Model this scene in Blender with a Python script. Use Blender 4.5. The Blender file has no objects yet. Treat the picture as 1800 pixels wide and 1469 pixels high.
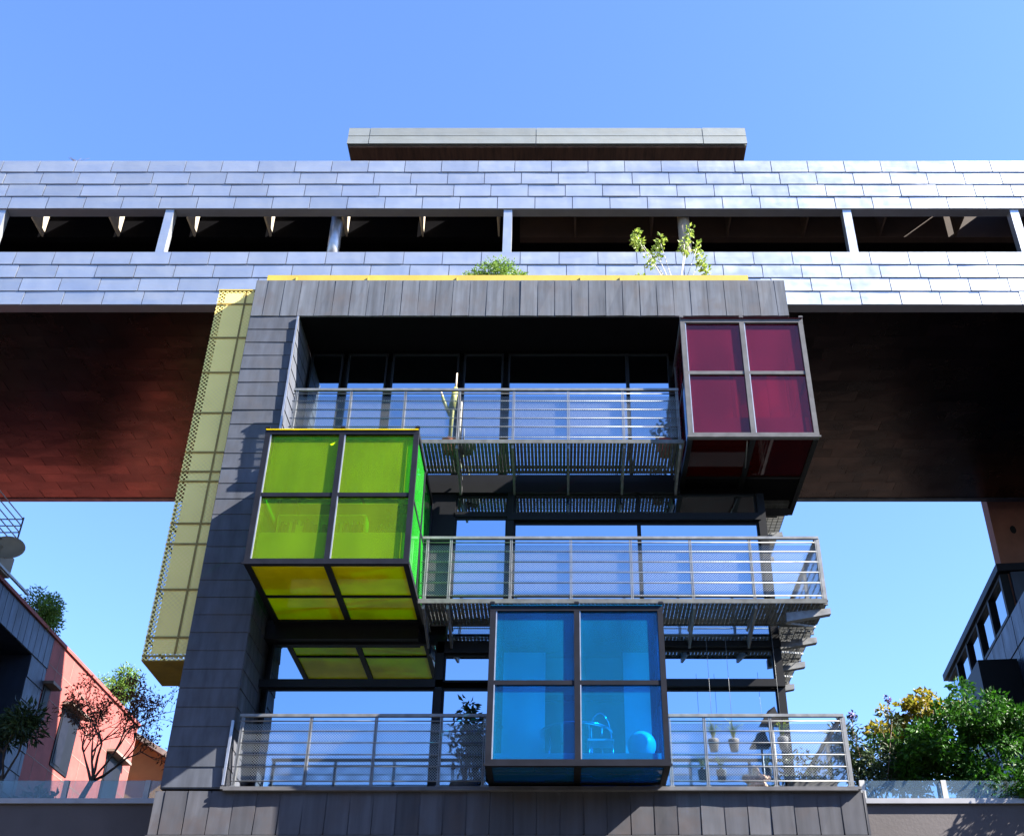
import bpy, bmesh, math, random
from mathutils import Vector, Matrix
R = math.radians
random.seed(7)
sc = bpy.context.scene
C = sc.collection

# ------------------------------------------------------------------ camera, sky, sun, exposure
PITCH = 33.46
cd = bpy.data.cameras.new("camera"); cam = bpy.data.objects.new("camera", cd); C.objects.link(cam)
cam.location = (0, 0, 0); cam.rotation_euler = (R(90 + PITCH), 0, 0)
cd.sensor_width = 36; cd.lens = 40.1; cd.shift_x = -85 / 1800; cd.clip_start = 0.1; cd.clip_end = 5000
sc.camera = cam

SUN = Vector((3.4, -1.0, 2.82)).normalized()          # towards the sun
world = bpy.data.worlds.new("World"); sc.world = world; world.use_nodes = True
wn = world.node_tree; bg = wn.nodes["Background"]
sky = wn.nodes.new("ShaderNodeTexSky"); sky.sky_type = 'NISHITA'; sky.sun_disc = False
sky.sun_elevation = math.asin(SUN.z); sky.sun_rotation = math.atan2(SUN.x, SUN.y)
sky.air_density = 1.0; sky.dust_density = 0.6; sky.ozone_density = 4.0; sky.altitude = 100
mul = wn.nodes.new("ShaderNodeMix"); mul.data_type = 'RGBA'; mul.blend_type = 'MULTIPLY'; mul.inputs[0].default_value = 1.0
mul.inputs[7].default_value = (0.80, 0.93, 1.18, 1)      # the deep clear blue of that day
wn.links.new(sky.outputs[0], mul.inputs[6]); wn.links.new(mul.outputs[2], bg.inputs[0]); bg.inputs[1].default_value = 0.055
sd = bpy.data.lights.new("sun", 'SUN'); sd.energy = 5.0; sd.angle = R(0.5); sd.color = (1.0, 0.93, 0.83)
so = bpy.data.objects.new("sun", sd); C.objects.link(so)
so.rotation_euler = SUN.to_track_quat('Z', 'Y').to_euler()
sc.view_settings.view_transform = 'Standard'; sc.view_settings.look = 'None'
sc.view_settings.exposure = 2.87; sc.view_settings.gamma = 1.0
sc.cycles.max_bounces = 10; sc.cycles.transparent_max_bounces = 32; sc.cycles.glossy_bounces = 5
sc.cycles.use_denoising = True; sc.cycles.sample_clamp_indirect = 6

# ------------------------------------------------------------------ helpers
def tag(o, label=None, cat=None, group=None, kind=None):
    for k, v in (('label', label), ('category', cat), ('group', group), ('kind', kind)):
        if v: o[k] = v
    return o
def thing(name, label, cat, loc, group=None, kind=None):
    o = bpy.data.objects.new(name, None); C.objects.link(o); o.location = loc; o.empty_display_size = 0.3
    return tag(o, label, cat, group, kind)
def root_loc(o):
    v = Vector((0, 0, 0))
    while o is not None: v += Vector(o.location); o = o.parent
    return v

class MB:
    """collects shapes given in world coordinates; build() links them as one mesh object"""
    def __init__(s): s.bm = bmesh.new(); s.uv = s.bm.loops.layers.uv.new("uv")
    def face(s, pts, uvs=None):
        f = s.bm.faces.new([s.bm.verts.new(p) for p in pts])
        if uvs:
            for l, u in zip(f.loops, uvs): l[s.uv].uv = u
        return f
    def box(s, x0, x1, y0, y1, z0, z1):
        v = [s.bm.verts.new((x, y, z)) for x in (x0, x1) for y in (y0, y1) for z in (z0, z1)]
        for q in ((0, 1, 3, 2), (4, 6, 7, 5), (0, 4, 5, 1), (2, 3, 7, 6), (0, 2, 6, 4), (1, 5, 7, 3)):
            s.bm.faces.new([v[i] for i in q])
        return s
    def hexa(s, p):   # 8 points: bottom loop 4, top loop 4
        v = [s.bm.verts.new(q) for q in p]
        for q in ((3, 2, 1, 0), (4, 5, 6, 7), (0, 1, 5, 4), (1, 2, 6, 5), (2, 3, 7, 6), (3, 0, 4, 7)):
            s.bm.faces.new([v[i] for i in q])
        return s
    def beam(s, a, b, w, h, up=(0, 0, 1)):
        a = Vector(a); b = Vector(b); d = (b - a).normalized(); u = Vector(up)
        if abs(d.dot(u)) > 0.95: u = Vector((0, 1, 0))
        r = d.cross(u).normalized(); u = r.cross(d).normalized()
        o = [(-w/2, -h/2), (w/2, -h/2), (w/2, h/2), (-w/2, h/2)]
        return s.hexa([a + r*i + u*j for i, j in o] + [b + r*i + u*j for i, j in o])
    def tube(s, pts, r, n=8, r1=None, cap=True):
        pts = [Vector(p) for p in pts]; N = len(pts); rings = []
        for i, p in enumerate(pts):
            d = (pts[min(i+1, N-1)] - pts[max(i-1, 0)]).normalized()
            ref = Vector((0, 0, 1)) if abs(d.z) < 0.9 else Vector((0, 1, 0))
            a = d.cross(ref).normalized(); b = d.cross(a)
            rr = r if r1 is None else r + (r1 - r) * i / max(1, N-1)
            rings.append([s.bm.verts.new(p + (a*math.cos(t) + b*math.sin(t))*rr) for t in [2*math.pi*k/n for k in range(n)]])
        for i in range(N-1):
            for k in range(n):
                f = s.bm.faces.new([rings[i][k], rings[i][(k+1) % n], rings[i+1][(k+1) % n], rings[i+1][k]]); f.smooth = True
        if cap: s.bm.faces.new(rings[0][::-1]); s.bm.faces.new(rings[-1])
        return s
    def lathe(s, c, prof, n=24):
        c = Vector(c); rings = []
        for r, z in prof:
            rings.append([s.bm.verts.new(c + Vector((r*math.cos(t), r*math.sin(t), z))) for t in [2*math.pi*k/n for k in range(n)]])
        for i in range(len(prof)-1):
            for k in range(n):
                f = s.bm.faces.new([rings[i][k], rings[i][(k+1) % n], rings[i+1][(k+1) % n], rings[i+1][k]]); f.smooth = True
        s.bm.faces.new(rings[0][::-1]); s.bm.faces.new(rings[-1]); return s
    def build(s, name, m, parent=None):
        off = root_loc(parent)
        if off.length: bmesh.ops.translate(s.bm, verts=s.bm.verts, vec=-off)
        s.bm.normal_update()
        me = bpy.data.meshes.new(name); s.bm.to_mesh(me); s.bm.free(); me.materials.append(m)
        o = bpy.data.objects.new(name, me); C.objects.link(o)
        if parent is not None: o.parent = parent
        return o

def panels(mb, O, U, V, N, W, H, pw, ph, shift=0.0, gap=0.012, t0=0.006, t1=0.02, start=0.0, jit=0.002, wob=0.0, dent=0.0):
    """lapped sheets on the plane O+U*u+V*v, each a real plate whose lower edge stands proud"""
    O, U, V, N = map(Vector, (O, U, V, N)); rows = max(1, int(round(H / ph))); ph = H / rows
    for r in range(rows):
        v0, v1 = r*ph, (r+1)*ph; off = (start + shift*(rows-1-r)) % pw; u = -off
        while u < W:
            a, b = max(u, 0), min(u + pw, W); u += pw
            if b - a < 0.04: continue
            a += gap/2; b -= gap/2
            j = [random.uniform(-jit, jit) for _ in range(4)]; wa, wb = (random.uniform(-wob, wob) for _ in range(2))
            f = [O+U*(a+wa)+V*(v0+gap/2)+N*(t1+j[0]), O+U*(b+wb)+V*(v0+gap/2)+N*(t1+j[1]),
                 O+U*b+V*(v1-gap/2)+N*(t0+j[2]), O+U*a+V*(v1-gap/2)+N*(t0+j[3])]
            g = [q - N*(N.dot(q - O)) - N*0.002 for q in f]
            vf = [mb.bm.verts.new(q) for q in f]; vg = [mb.bm.verts.new(q) for q in g]
            if dent > 0:
                c = mb.bm.verts.new((f[0]+f[1]+f[2]+f[3])/4 + N*random.uniform(-dent, dent) + U*random.uniform(-.1, .1)*pw)
                for k in range(4): mb.bm.faces.new([vf[k], vf[(k+1) % 4], c])
            else: mb.bm.faces.new(vf)
            for k in range(4): mb.bm.faces.new([vg[k], vg[(k+1) % 4], vf[(k+1) % 4], vf[k]])

def leafmesh(mb, centres, n, size, flat=0.5, elong=1.8, rnd=random):
    """n folded leaves spread through ellipsoids [(c, (rx,ry,rz)), ...], denser near their skins"""
    for i in range(n):
        c, rad = centres[rnd.randrange(len(centres))]
        d = Vector((rnd.gauss(0, 1), rnd.gauss(0, 1), rnd.gauss(0, 1))).normalized()
        k = rnd.random() ** 0.4 * (1 + rnd.gauss(0, 0.10))
        p = Vector(c) + Vector((d.x*rad[0], d.y*rad[1], d.z*rad[2])) * k
        a = (d + Vector((rnd.gauss(0, .7), rnd.gauss(0, .7), rnd.gauss(-.2, .6)))).normalized()
        b = a.cross(Vector((rnd.gauss(0, 1), rnd.gauss(0, 1), rnd.gauss(0, 1)))).normalized(); nn = a.cross(b)
        s = size * rnd.uniform(.6, 1.25); w = s / elong
        m = p + a*s*.5; t = p + a*s - nn*s*.15
        l = m + b*w*.5 + nn*w*.22; r = m - b*w*.5 + nn*w*.22
        vp, vl, vt, vr, vm = [mb.bm.verts.new(q) for q in (p, l, t, r, m)]
        for q in ((vp, vm, vl), (vl, vm, vt), (vp, vr, vm), (vr, vt, vm)): mb.bm.faces.new(q)

# ------------------------------------------------------------------ materials
def new_mat(name):
    m = bpy.data.materials.new(name); m.use_nodes = True; nt = m.node_tree
    return m, nt, nt.nodes["Principled BSDF"], nt.nodes["Material Output"]
def N_(nt, t, **kw):
    n = nt.nodes.new(t)
    for k, v in kw.items():
        if isinstance(k, str) and hasattr(n, k): setattr(n, k, v)
    return n
def mapping(nt, scale):
    tc = N_(nt, "ShaderNodeTexCoord"); mp = N_(nt, "ShaderNodeMapping"); mp.inputs['Scale'].default_value = scale
    nt.links.new(tc.outputs['Object'], mp.inputs[0]); return mp
def noise(nt, scale, vec, detail=4, rough=.55):
    n = N_(nt, "ShaderNodeTexNoise"); n.inputs['Scale'].default_value = scale; n.inputs['Detail'].default_value = detail
    n.inputs['Roughness'].default_value = rough; nt.links.new(vec.outputs[0], n.inputs['Vector']); return n
def ramp(nt, src, stops):
    r = N_(nt, "ShaderNodeValToRGB"); e = r.color_ramp.elements
    while len(e) < len(stops): e.new(0.5)
    for i, (p, c) in enumerate(stops): e[i].position = p; e[i].color = (c, c, c, 1) if isinstance(c, (int, float)) else (*c, 1)
    nt.links.new(src, r.inputs[0]); return r
def mixc(nt, a, b, fac, mode='MIX'):
    m = N_(nt, "ShaderNodeMix"); m.data_type = 'RGBA'; m.blend_type = mode
    for s, v in ((m.inputs[0], fac), (m.inputs[6], a), (m.inputs[7], b)):
        if hasattr(v, 'node'): nt.links.new(v, s)
        elif isinstance(v, (int, float)): s.default_value = v
        else: s.default_value = (*v, 1)
    return m.outputs[2]
def plain(name, col, rough=.5, metal=0.0, var=.25, scale=3.0, bump=0.0, stretch=(1, 1, 1), spec=.5, bscale=None, coat=0):
    m, nt, b, o = new_mat(name); mp = mapping(nt, stretch); n = noise(nt, scale, mp)
    r = ramp(nt, n.outputs[0], [(.3, 1 - var), (.7, 1 + var*.6)])
    nt.links.new(mixc(nt, col, r.outputs[0], 1.0, 'MULTIPLY'), b.inputs['Base Color'])
    b.inputs['Roughness'].default_value = rough; b.inputs['Metallic'].default_value = metal
    b.inputs['Specular IOR Level'].default_value = spec; b.inputs['Coat Weight'].default_value = coat
    if bump:
        n2 = noise(nt, bscale or scale*4, mp); bp = N_(nt, "ShaderNodeBump"); bp.inputs['Strength'].default_value = bump; bp.inputs['Distance'].default_value = .02
        nt.links.new(n2.outputs[0], bp.inputs['Height']); nt.links.new(bp.outputs[0], b.inputs['Normal'])
    return m
def sheet_metal(name, col, rough, metal, streak=(6, 6, .5), isl=.18, svar=.3, bump=.15, bscale=(1.2, 1.2, 1.2), stain=None, spec=.5):
    """sheet metal: each plate its own tone, weather streaks along one axis, slight oil-canning"""
    m, nt, b, o = new_mat(name)
    g = N_(nt, "ShaderNodeNewGeometry"); ri = ramp(nt, g.outputs['Random Per Island'], [(0, 1 - isl), (1, 1 + isl*.7)])
    mp = mapping(nt, streak); n = noise(nt, 1.0, mp, 6, .6); rs = ramp(nt, n.outputs[0], [(.32, 1 - svar), (.68, 1 + svar*.5)])
    c = mixc(nt, col, ri.outputs[0], 1.0, 'MULTIPLY'); c = mixc(nt, c, rs.outputs[0], 1.0, 'MULTIPLY')
    mp2 = mapping(nt, (1.7, 1.7, 1.7)); n2 = noise(nt, 1.0, mp2, 8, .65)
    if stain:
        rr = ramp(nt, n2.outputs[0], [(.48, 0), (.72, 1)]); c = mixc(nt, c, stain, rr.outputs[0])
    nt.links.new(c, b.inputs['Base Color']); b.inputs['Metallic'].default_value = metal; b.inputs['Specular IOR Level'].default_value = spec
    rg = ramp(nt, n.outputs[0], [(.3, min(1, rough*1.25)), (.7, rough*.85)]); nt.links.new(rg.outputs[0], b.inputs['Roughness'])
    mp3 = mapping(nt, bscale); n3 = noise(nt, 1.6, mp3, 2, .4); bp = N_(nt, "ShaderNodeBump"); bp.inputs['Strength'].default_value = bump
    bp.inputs['Distance'].default_value = .12; nt.links.new(n3.outputs[0], bp.inputs['Height']); nt.links.new(bp.outputs[0], b.inputs['Normal'])
    return m
def perforated(name, col, pitch, thr, rough=.45, metal=.3, trans=0.0):
    """sheet with a staggered grid of real see-through holes, laid out in metres by uv"""
    m, nt, b, o = new_mat(name); uvn = N_(nt, "ShaderNodeUVMap"); uvn.uv_map = "uv"; sp = N_(nt, "ShaderNodeSeparateXYZ"); rot = N_(nt, 'ShaderNodeMapping'); rot.inputs['Rotation'].default_value[2] = R(45); nt.links.new(uvn.outputs[0], rot.inputs[0]); nt.links.new(rot.outputs[0], sp.inputs[0])
    s = []
    for k in (0, 1):
        mu = N_(nt, "ShaderNodeMath", operation='MULTIPLY'); mu.inputs[1].default_value = math.pi/pitch; nt.links.new(sp.outputs[k], mu.inputs[0])
        si = N_(nt, "ShaderNodeMath", operation='SINE'); nt.links.new(mu.outputs[0], si.inputs[0]); s.append(si)
    pr = N_(nt, "ShaderNodeMath", operation='MULTIPLY'); nt.links.new(s[0].outputs[0], pr.inputs[0]); nt.links.new(s[1].outputs[0], pr.inputs[1])
    ab = N_(nt, "ShaderNodeMath", operation='ABSOLUTE'); nt.links.new(pr.outputs[0], ab.inputs[0])
    gt = N_(nt, "ShaderNodeMath", operation='GREATER_THAN'); gt.inputs[1].default_value = thr; nt.links.new(ab.outputs[0], gt.inputs[0])
    b.inputs['Base Color'].default_value = (*col, 1); b.inputs['Roughness'].default_value = rough; b.inputs['Metallic'].default_value = metal
    tr = N_(nt, "ShaderNodeBsdfTransparent"); mx = N_(nt, "ShaderNodeMixShader")
    nt.links.new(gt.outputs[0], mx.inputs[0]); nt.links.new(b.outputs[0], mx.inputs[1]); nt.links.new(tr.outputs[0], mx.inputs[2]); nt.links.new(mx.outputs[0], o.inputs[0])
    return m
def tinted(name, tint, body, bfac, ior=1.5, dirt=.0):
    """coloured glass: tinted see-through, a milky coloured body, and a clear reflection on top"""
    m, nt, b, o = new_mat(name); nt.nodes.remove(b)
    tr = N_(nt, "ShaderNodeBsdfTransparent"); tr.inputs[0].default_value = (*tint, 1)
    mp = mapping(nt, (1.2, 1.2, .5)); n = noise(nt, 1.2, mp, 3); r = ramp(nt, n.outputs[0], [(.35, .8), (.65, 1.12)])
    col = mixc(nt, body, r.outputs[0], 1.0, 'MULTIPLY')
    df = N_(nt, "ShaderNodeBsdfDiffuse"); tl = N_(nt, "ShaderNodeBsdfTranslucent")
    nt.links.new(col, df.inputs[0]); nt.links.new(col, tl.inputs[0])
    a = N_(nt, "ShaderNodeMixShader"); a.inputs[0].default_value = .5; nt.links.new(df.outputs[0], a.inputs[1]); nt.links.new(tl.outputs[0], a.inputs[2])
    m1 = N_(nt, "ShaderNodeMixShader"); m1.inputs[0].default_value = bfac; nt.links.new(tr.outputs[0], m1.inputs[1]); nt.links.new(a.outputs[0], m1.inputs[2])
    gl = N_(nt, "ShaderNodeBsdfGlossy"); gl.inputs['Roughness'].default_value = .03
    fr = N_(nt, "ShaderNodeFresnel"); fr.inputs[0].default_value = ior
    m2 = N_(nt, "ShaderNodeMixShader"); nt.links.new(fr.outputs[0], m2.inputs[0]); nt.links.new(m1.outputs[0], m2.inputs[1]); nt.links.new(gl.outputs[0], m2.inputs[2])
    nt.links.new(m2.outputs[0], o.inputs[0]); return m
def mirror_glass(name, col):
    """solar-control glazing: coated, strongly reflecting, faintly wavy"""
    m, nt, b, o = new_mat(name); b.inputs['Base Color'].default_value = (*col, 1); b.inputs['Metallic'].default_value = 1; b.inputs['Roughness'].default_value = .015
    mp = mapping(nt, (1, 1, 1)); n = noise(nt, .7, mp, 1); bp = N_(nt, "ShaderNodeBump"); bp.inputs['Strength'].default_value = .03; bp.inputs['Distance'].default_value = .05
    nt.links.new(n.outputs[0], bp.inputs['Height']); nt.links.new(bp.outputs[0], b.inputs['Normal']); return m
def leafmat(name, c1, c2, trans=.35, rough=.4):
    m, nt, b, o = new_mat(name); g = N_(nt, "ShaderNodeNewGeometry"); r = ramp(nt, g.outputs['Random Per Island'], [(0, c1), (1, c2)])
    nt.links.new(r.outputs[0], b.inputs['Base Color']); b.inputs['Roughness'].default_value = rough; b.inputs['Specular IOR Level'].default_value = .2
    tl = N_(nt, "ShaderNodeBsdfTranslucent"); nt.links.new(r.outputs[0], tl.inputs[0]); mx = N_(nt, "ShaderNodeMixShader"); mx.inputs[0].default_value = trans
    nt.links.new(b.outputs[0], mx.inputs[1]); nt.links.new(tl.outputs[0], mx.inputs[2]); nt.links.new(mx.outputs[0], o.inputs[0]); return m

M = dict(
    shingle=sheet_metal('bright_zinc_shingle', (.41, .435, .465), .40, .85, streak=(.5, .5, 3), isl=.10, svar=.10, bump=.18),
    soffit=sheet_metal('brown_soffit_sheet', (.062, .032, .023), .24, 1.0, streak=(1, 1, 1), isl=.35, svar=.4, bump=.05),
    zinc=sheet_metal('weathered_dark_zinc', (.085, .094, .112), .62, .0, streak=(9, 9, .45), isl=.12, svar=.38, bump=.10, stain=(.075, .072, .078), spec=.14),
    zinc_side=sheet_metal('weathered_dark_zinc_courses', (.060, .067, .084), .62, .0, streak=(5, 5, 1.2), isl=.10, svar=.3, bump=.10, stain=(.06, .06, .068), spec=.14),
    base=sheet_metal('dark_zinc_base', (.056, .058, .068), .62, .0, streak=(7, 7, .5), isl=.25, svar=.25, bump=.12, stain=(.055, .048, .05), spec=.14),
    seam=plain('dark_seam_backing', (.13, .14, .18), .6, .3, .1),
    dark=plain('black_steel_and_shade', (.006, .0065, .008), .5, 0, .2, spec=.15),  # also colours the shaded bay undersides and the left recess
    frame=plain('graphite_steel_frame', (.008, .009, .014), .5, .0, .25, scale=5, spec=.12),
    frame_lt=plain('worn_grey_steel_frame', (.085, .085, .09), .5, .0, .25, scale=5, spec=.12),
    trim=plain('bright_folded_metal_edge', (.36, .365, .38), .38, .8, .2, scale=6),
    deck=plain('dull_galvanised_grating', (.085, .09, .09), .6, .2, .3, scale=8, spec=.2),
    galv=plain('galvanised_steel', (.15, .155, .158), .52, .5, .3, scale=8),
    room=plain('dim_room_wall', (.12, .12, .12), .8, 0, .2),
    white=plain('pale_painted_steel', (.32, .32, .31), .45, .1, .15),
    canopy=sheet_metal('grey_green_canopy_sheet', (.19, .205, .195), .5, .4, streak=(1, 1, 5), isl=.15, svar=.2, bump=.1),
    canopy_under=plain('brown_boarded_canopy_underside', (.10, .05, .03), .5, .1, .5, scale=2, stretch=(6, .6, 1)),
    glass=mirror_glass('reflective_window_glass', (.36, .47, .58)),
    black=plain('shade_black_lining', (.004, .004, .005), .9, 0, .2, spec=.02),  # near-black colour holds the shade inside slot and loggia
    screen=perforated('yellow_perforated_sheet', (.84, .68, .20), .06, .34, rough=.6, metal=0),
    screen_back=plain('pale_yellow_backing_sheet', (.86, .68, .24), .7, 0, .12, scale=1.2),
    screen_bar=plain('ochre_steel_bar', (.20, .13, .010), .6, .0, .3),
    yellow=plain('yellow_painted_metal', (.36, .26, .035), .5, 0, .12, scale=2),
    mesh=perforated('fine_steel_mesh', (.17, .18, .18), .030, .24, .4, .6),
    brown=plain('shaded_beam_brown', (.028, .013, .008), .85, 0, .4, scale=1.4, bump=.1),
    rust=plain('rusty_plaster_wall', (.15, .060, .038), .85, 0, .3, scale=1.4, bump=.1),
    clay=plain('salmon_render', (.20, .043, .036), .85, 0, .22, scale=2.2, bump=.25, bscale=20),
    blueclad=sheet_metal('blue_black_sheet_cladding', (.014, .022, .045), .45, .15, streak=(3, 3, 1), isl=.2, svar=.3, bump=.12),
    wall=plain('grey_terrace_render', (.06, .052, .054), .8, 0, .22, scale=1.1, bump=.15, bscale=18),
    coping=plain('pale_coping_metal', (.24, .24, .25), .45, .3, .12),
    orange=plain('ochre_render', (.22, .10, .02), .85, 0, .2, scale=1.1),
    rooftile=plain('old_roof_edge', (.16, .12, .10), .8, 0, .3),
    bark=plain('dark_bark', (.07, .045, .03), .85, 0, .4, scale=12),
    terrace=plain('terrace_paving', (.020, .019, .017), .9, 0, .3, scale=.6),
    court=plain('skylight_block_brick', (.05, .04, .035), .9, 0, .3, scale=.8),
    ground=plain('courtyard_paving', (.045, .043, .038), .9, 0, .3, scale=.6),
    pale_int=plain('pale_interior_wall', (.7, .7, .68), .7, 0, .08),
    blind=plain('white_roller_blind', (.75, .75, .70), .8, 0, .06),
    chrome=plain('bright_chrome_tube', (.85, .87, .88), .15, 1, .05),
    plastic=plain('white_plastic_globe', (.9, .9, .88), .4, 0, .03),
    terracotta=plain('terracotta_pot', (.42, .14, .07), .8, 0, .2),
    redpot=plain('red_glazed_pot', (.55, .04, .02), .35, 0, .1),
    greypot=plain('grey_stone_pot', (.08, .085, .09), .8, 0, .3, scale=9),
    cream=plain('cream_render', (.26, .22, .17), .8, 0, .15),
    cactus=plain('green_yellow_cactus_skin', (.20, .22, .05), .6, 0, .4, scale=14),
    cactus_tip=plain('dry_cactus_tip', (.55, .42, .30), .8, 0, .2, scale=14),
    cloth=plain('beige_striped_cloth', (.55, .40, .30), .9, 0, .6, scale=16, stretch=(4, 1, 1)),
    leaf=leafmat('broad_green_leaf', (.006, .034, .003), (.03, .11, .006), .32, .5),
    leaf_bush=leafmat('fine_green_leaf', (.06, .13, .02), (.16, .26, .04), .35),
    leaf_pale=leafmat('pale_yellow_green_leaf', (.10, .17, .02), (.26, .32, .06), .4),
    leaf_gold=leafmat('golden_leaf', (.12, .13, .012), (.24, .18, .02), .4),
    leaf_dry=leafmat('dry_brown_leaf', (.09, .03, .015), (.16, .07, .03), .2, .7),
    leaf_dark=leafmat('dark_olive_leaf', (.015, .03, .012), (.035, .06, .02), .2),
    stem=plain('pale_twig', (.42, .40, .33), .8, 0, .2, scale=12),
    flower=plain('violet_petal', (.10, .05, .20), .6, 0, .2),
)
M['green'] = tinted('green_glass', (.70, .89, .04), (.38, .58, .01), .26, 1.28)
M['greenside'] = tinted('bright_green_side_glass', (.12, .8, .10), (.05, .62, .06), .55, 1.5)
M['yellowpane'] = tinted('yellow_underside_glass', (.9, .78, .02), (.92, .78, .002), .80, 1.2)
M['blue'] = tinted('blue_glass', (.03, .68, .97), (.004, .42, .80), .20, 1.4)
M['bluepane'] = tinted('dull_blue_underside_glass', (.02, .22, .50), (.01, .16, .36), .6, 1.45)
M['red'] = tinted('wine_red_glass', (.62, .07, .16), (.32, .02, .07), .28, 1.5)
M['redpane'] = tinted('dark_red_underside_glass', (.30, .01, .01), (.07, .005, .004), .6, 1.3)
M['clear'] = tinted('clear_balustrade_glass', (.72, .84, .86), (.35, .45, .48), .18, 1.5)

# ================================================================== GROUND
g = MB(); g.face([(-1500, -1500, -1.6), (1500, -1500, -1.6), (1500, 1500, -1.6), (-1500, 1500, -1.6)])
tag(g.build('ground', M['ground']), 'grey paving of the courtyard ground', 'ground', kind='structure')

# ================================================================== BRIDGE BUILDING
BY, BR = 20.0, 28.8; BZ0, BZ1, BZ2, BZ3 = 16.25, 17.84, 19.19, 20.82; XL, XR = -26.0, 26.0
br = thing('bridge_building', 'long silver shingled bridge block with an open slot, crossing behind the dark tower', 'building', (0, BY, BZ0))
for nm, z0, z1, st in (('lower_cladding', BZ0, BZ1, .13), ('upper_cladding', BZ2, BZ3, .32)):
    m = MB(); m.box(XL, XR, BY, BY + .25, z0, z1); back = m.build('backing_wall', M['seam'], br); m = MB()
    panels(m, (XL, BY, z0), (1, 0, 0), (0, 0, 1), (0, -1, 0), XR - XL, z1 - z0, .90, .40, shift=-.17, start=st, gap=.020, t0=.008, t1=.026, jit=.005, dent=.0)
    m.build(nm, M['shingle'], back)
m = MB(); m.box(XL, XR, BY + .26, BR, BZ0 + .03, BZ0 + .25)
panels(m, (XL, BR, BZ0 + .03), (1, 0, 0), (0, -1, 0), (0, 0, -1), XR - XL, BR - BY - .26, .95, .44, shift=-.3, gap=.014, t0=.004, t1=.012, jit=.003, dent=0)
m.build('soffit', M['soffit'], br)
m = MB(); m.box(XL, XR, BR, BR + .2, BZ0, BZ3); m.build('back_wall', M['blueclad'], br)
m = MB()
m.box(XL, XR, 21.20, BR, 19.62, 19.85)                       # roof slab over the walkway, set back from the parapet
m.box(-1.0, 9.9, 20.25, 21.195, 20.40, 20.55)  # unseen cover strips, shaped so sun reaches the fins and one right patch
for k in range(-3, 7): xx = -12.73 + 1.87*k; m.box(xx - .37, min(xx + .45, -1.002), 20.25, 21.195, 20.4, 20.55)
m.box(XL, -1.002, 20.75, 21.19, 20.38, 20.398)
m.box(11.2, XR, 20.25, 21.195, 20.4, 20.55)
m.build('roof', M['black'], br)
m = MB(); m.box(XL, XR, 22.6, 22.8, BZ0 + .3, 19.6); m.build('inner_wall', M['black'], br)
m = MB(); m.box(-1.0, XR, 20.98, 21.19, 19.20, 19.93); m.build('longitudinal_beam', M['brown'], br); m = MB(); m.box(XL, -1.002, 20.98, 21.19, 19.20, 19.93); m.build('longitudinal_beam', M['black'], br)  # left run black: its shade is put into the colour
for x, cyl in ((-13.35, 0), (-9.33, 0), (-5.40, 1), (-1.25, 0), (2.98, 1), (6.84, 0), (10.84, 0), (14.9, 0)):
    m = MB()
    if cyl:
        m.tube([(x, BY + .42, BZ1 - .1), (x, BY + .42, BZ2 + .3)], .145, 24)
        m.build('round_column', M['trim'] if x < 0 else M['cream'], br)
    else:
        m.box(x - .10, x + .10, BY + .01, BY + .22, BZ1 - .003, BZ2 + .003); m.build('column', M['shingle'], br)
x = -12.73 - 1.87*2
while x < 12:
    m = MB(); m.box(x - .02, x + .02, 20.26, 20.93, 19.17, 20.2)
    m.build('bracket_fin', M['cream'] if x < -1 else M['brown'], br); x += 1.87  # right fins take a darker colour for their unlit faces
m = MB(); m.tube([(XL, BY + .40, BZ1 + .10), (XR, BY + .40, BZ1 + .10)], .03); m.build('walkway_handrail', M['galv'], br)
# flat canopy on the roof
cx0, cx1, cy, cz0, cz1 = -5.87, 5.14, 22.0, 23.50, 24.20
m = MB(); m.box(cx0 + .02, cx1 - .02, cy + .02, cy + 4, cz0 + .02, cz1 - .02)
panels(m, (cx0, cy, cz0 + .36), (1, 0, 0), (0, 0, 1), (0, -1, 0), cx1 - cx0, cz1 - cz0 - .36, 4.6, .34, start=-.6, gap=.02, t0=.0, t1=.012, jit=.004)
panels(m, (cx0, cy, cz0 + .02), (1, 0, 0), (0, 0, 1), (0, -1, 0), cx1 - cx0, .33, 4.6, .33, start=-.6, gap=.02, t0=.02, t1=.045, jit=.004)
cn = m.build('roof_canopy', M['canopy'], br)
m = MB(); m.box(cx0 + .05, cx1 - .05, cy + .05, cy + 3.9, cz0 - .03, cz0 + .015); m.build('canopy_underside', M['canopy_under'], cn)
for x in (-4.5, 0, 4):
    m = MB(); m.tube([(x, cy + 3, BZ3 - 1), (x, cy + 3, cz0)], .12, 16); m.build('canopy_post', M['dark'], cn)

# ================================================================== TOWER
TY, GY = 17.55, 18.68
TX0, TX1, PX = -6.08, 4.48, -5.12
tw = thing('apartment_tower', 'dark zinc clad tower block with coloured glass boxes and steel balconies in front', 'building', (0, TY, 4.0))
m = MB(); m.box(TX0, TX1, TY, TY + .9, 13.98, 14.90)
panels(m, (TX0, TY, 13.98), (1, 0, 0), (0, 0, 1), (0, -1, 0), TX1 - TX0, .92, .337, .92, gap=.014, t0=.006, t1=.02, jit=.008, wob=.006, start=.1, dent=0)
m.build('top_fascia', M['zinc'], tw)
m = MB(); m.box(TX0, PX, TY, 19.3, 4.86, 13.975)
panels(m, (TX0, TY, 4.87), (1, 0, 0), (0, 0, 1), (0, -1, 0), PX - TX0, 13.97 - 4.87, 3, .312, gap=.014, t0=.004, t1=.013, jit=.003, dent=0)
panels(m, (PX, TY, 4.87), (0, 1, 0), (0, 0, 1), (1, 0, 0), 1.1, 13.97 - 4.87, 3, .312, gap=.012, t0=.004, t1=.016, jit=.003)
pier = m.build('corner_pier', M['zinc_side'], tw)
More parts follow.
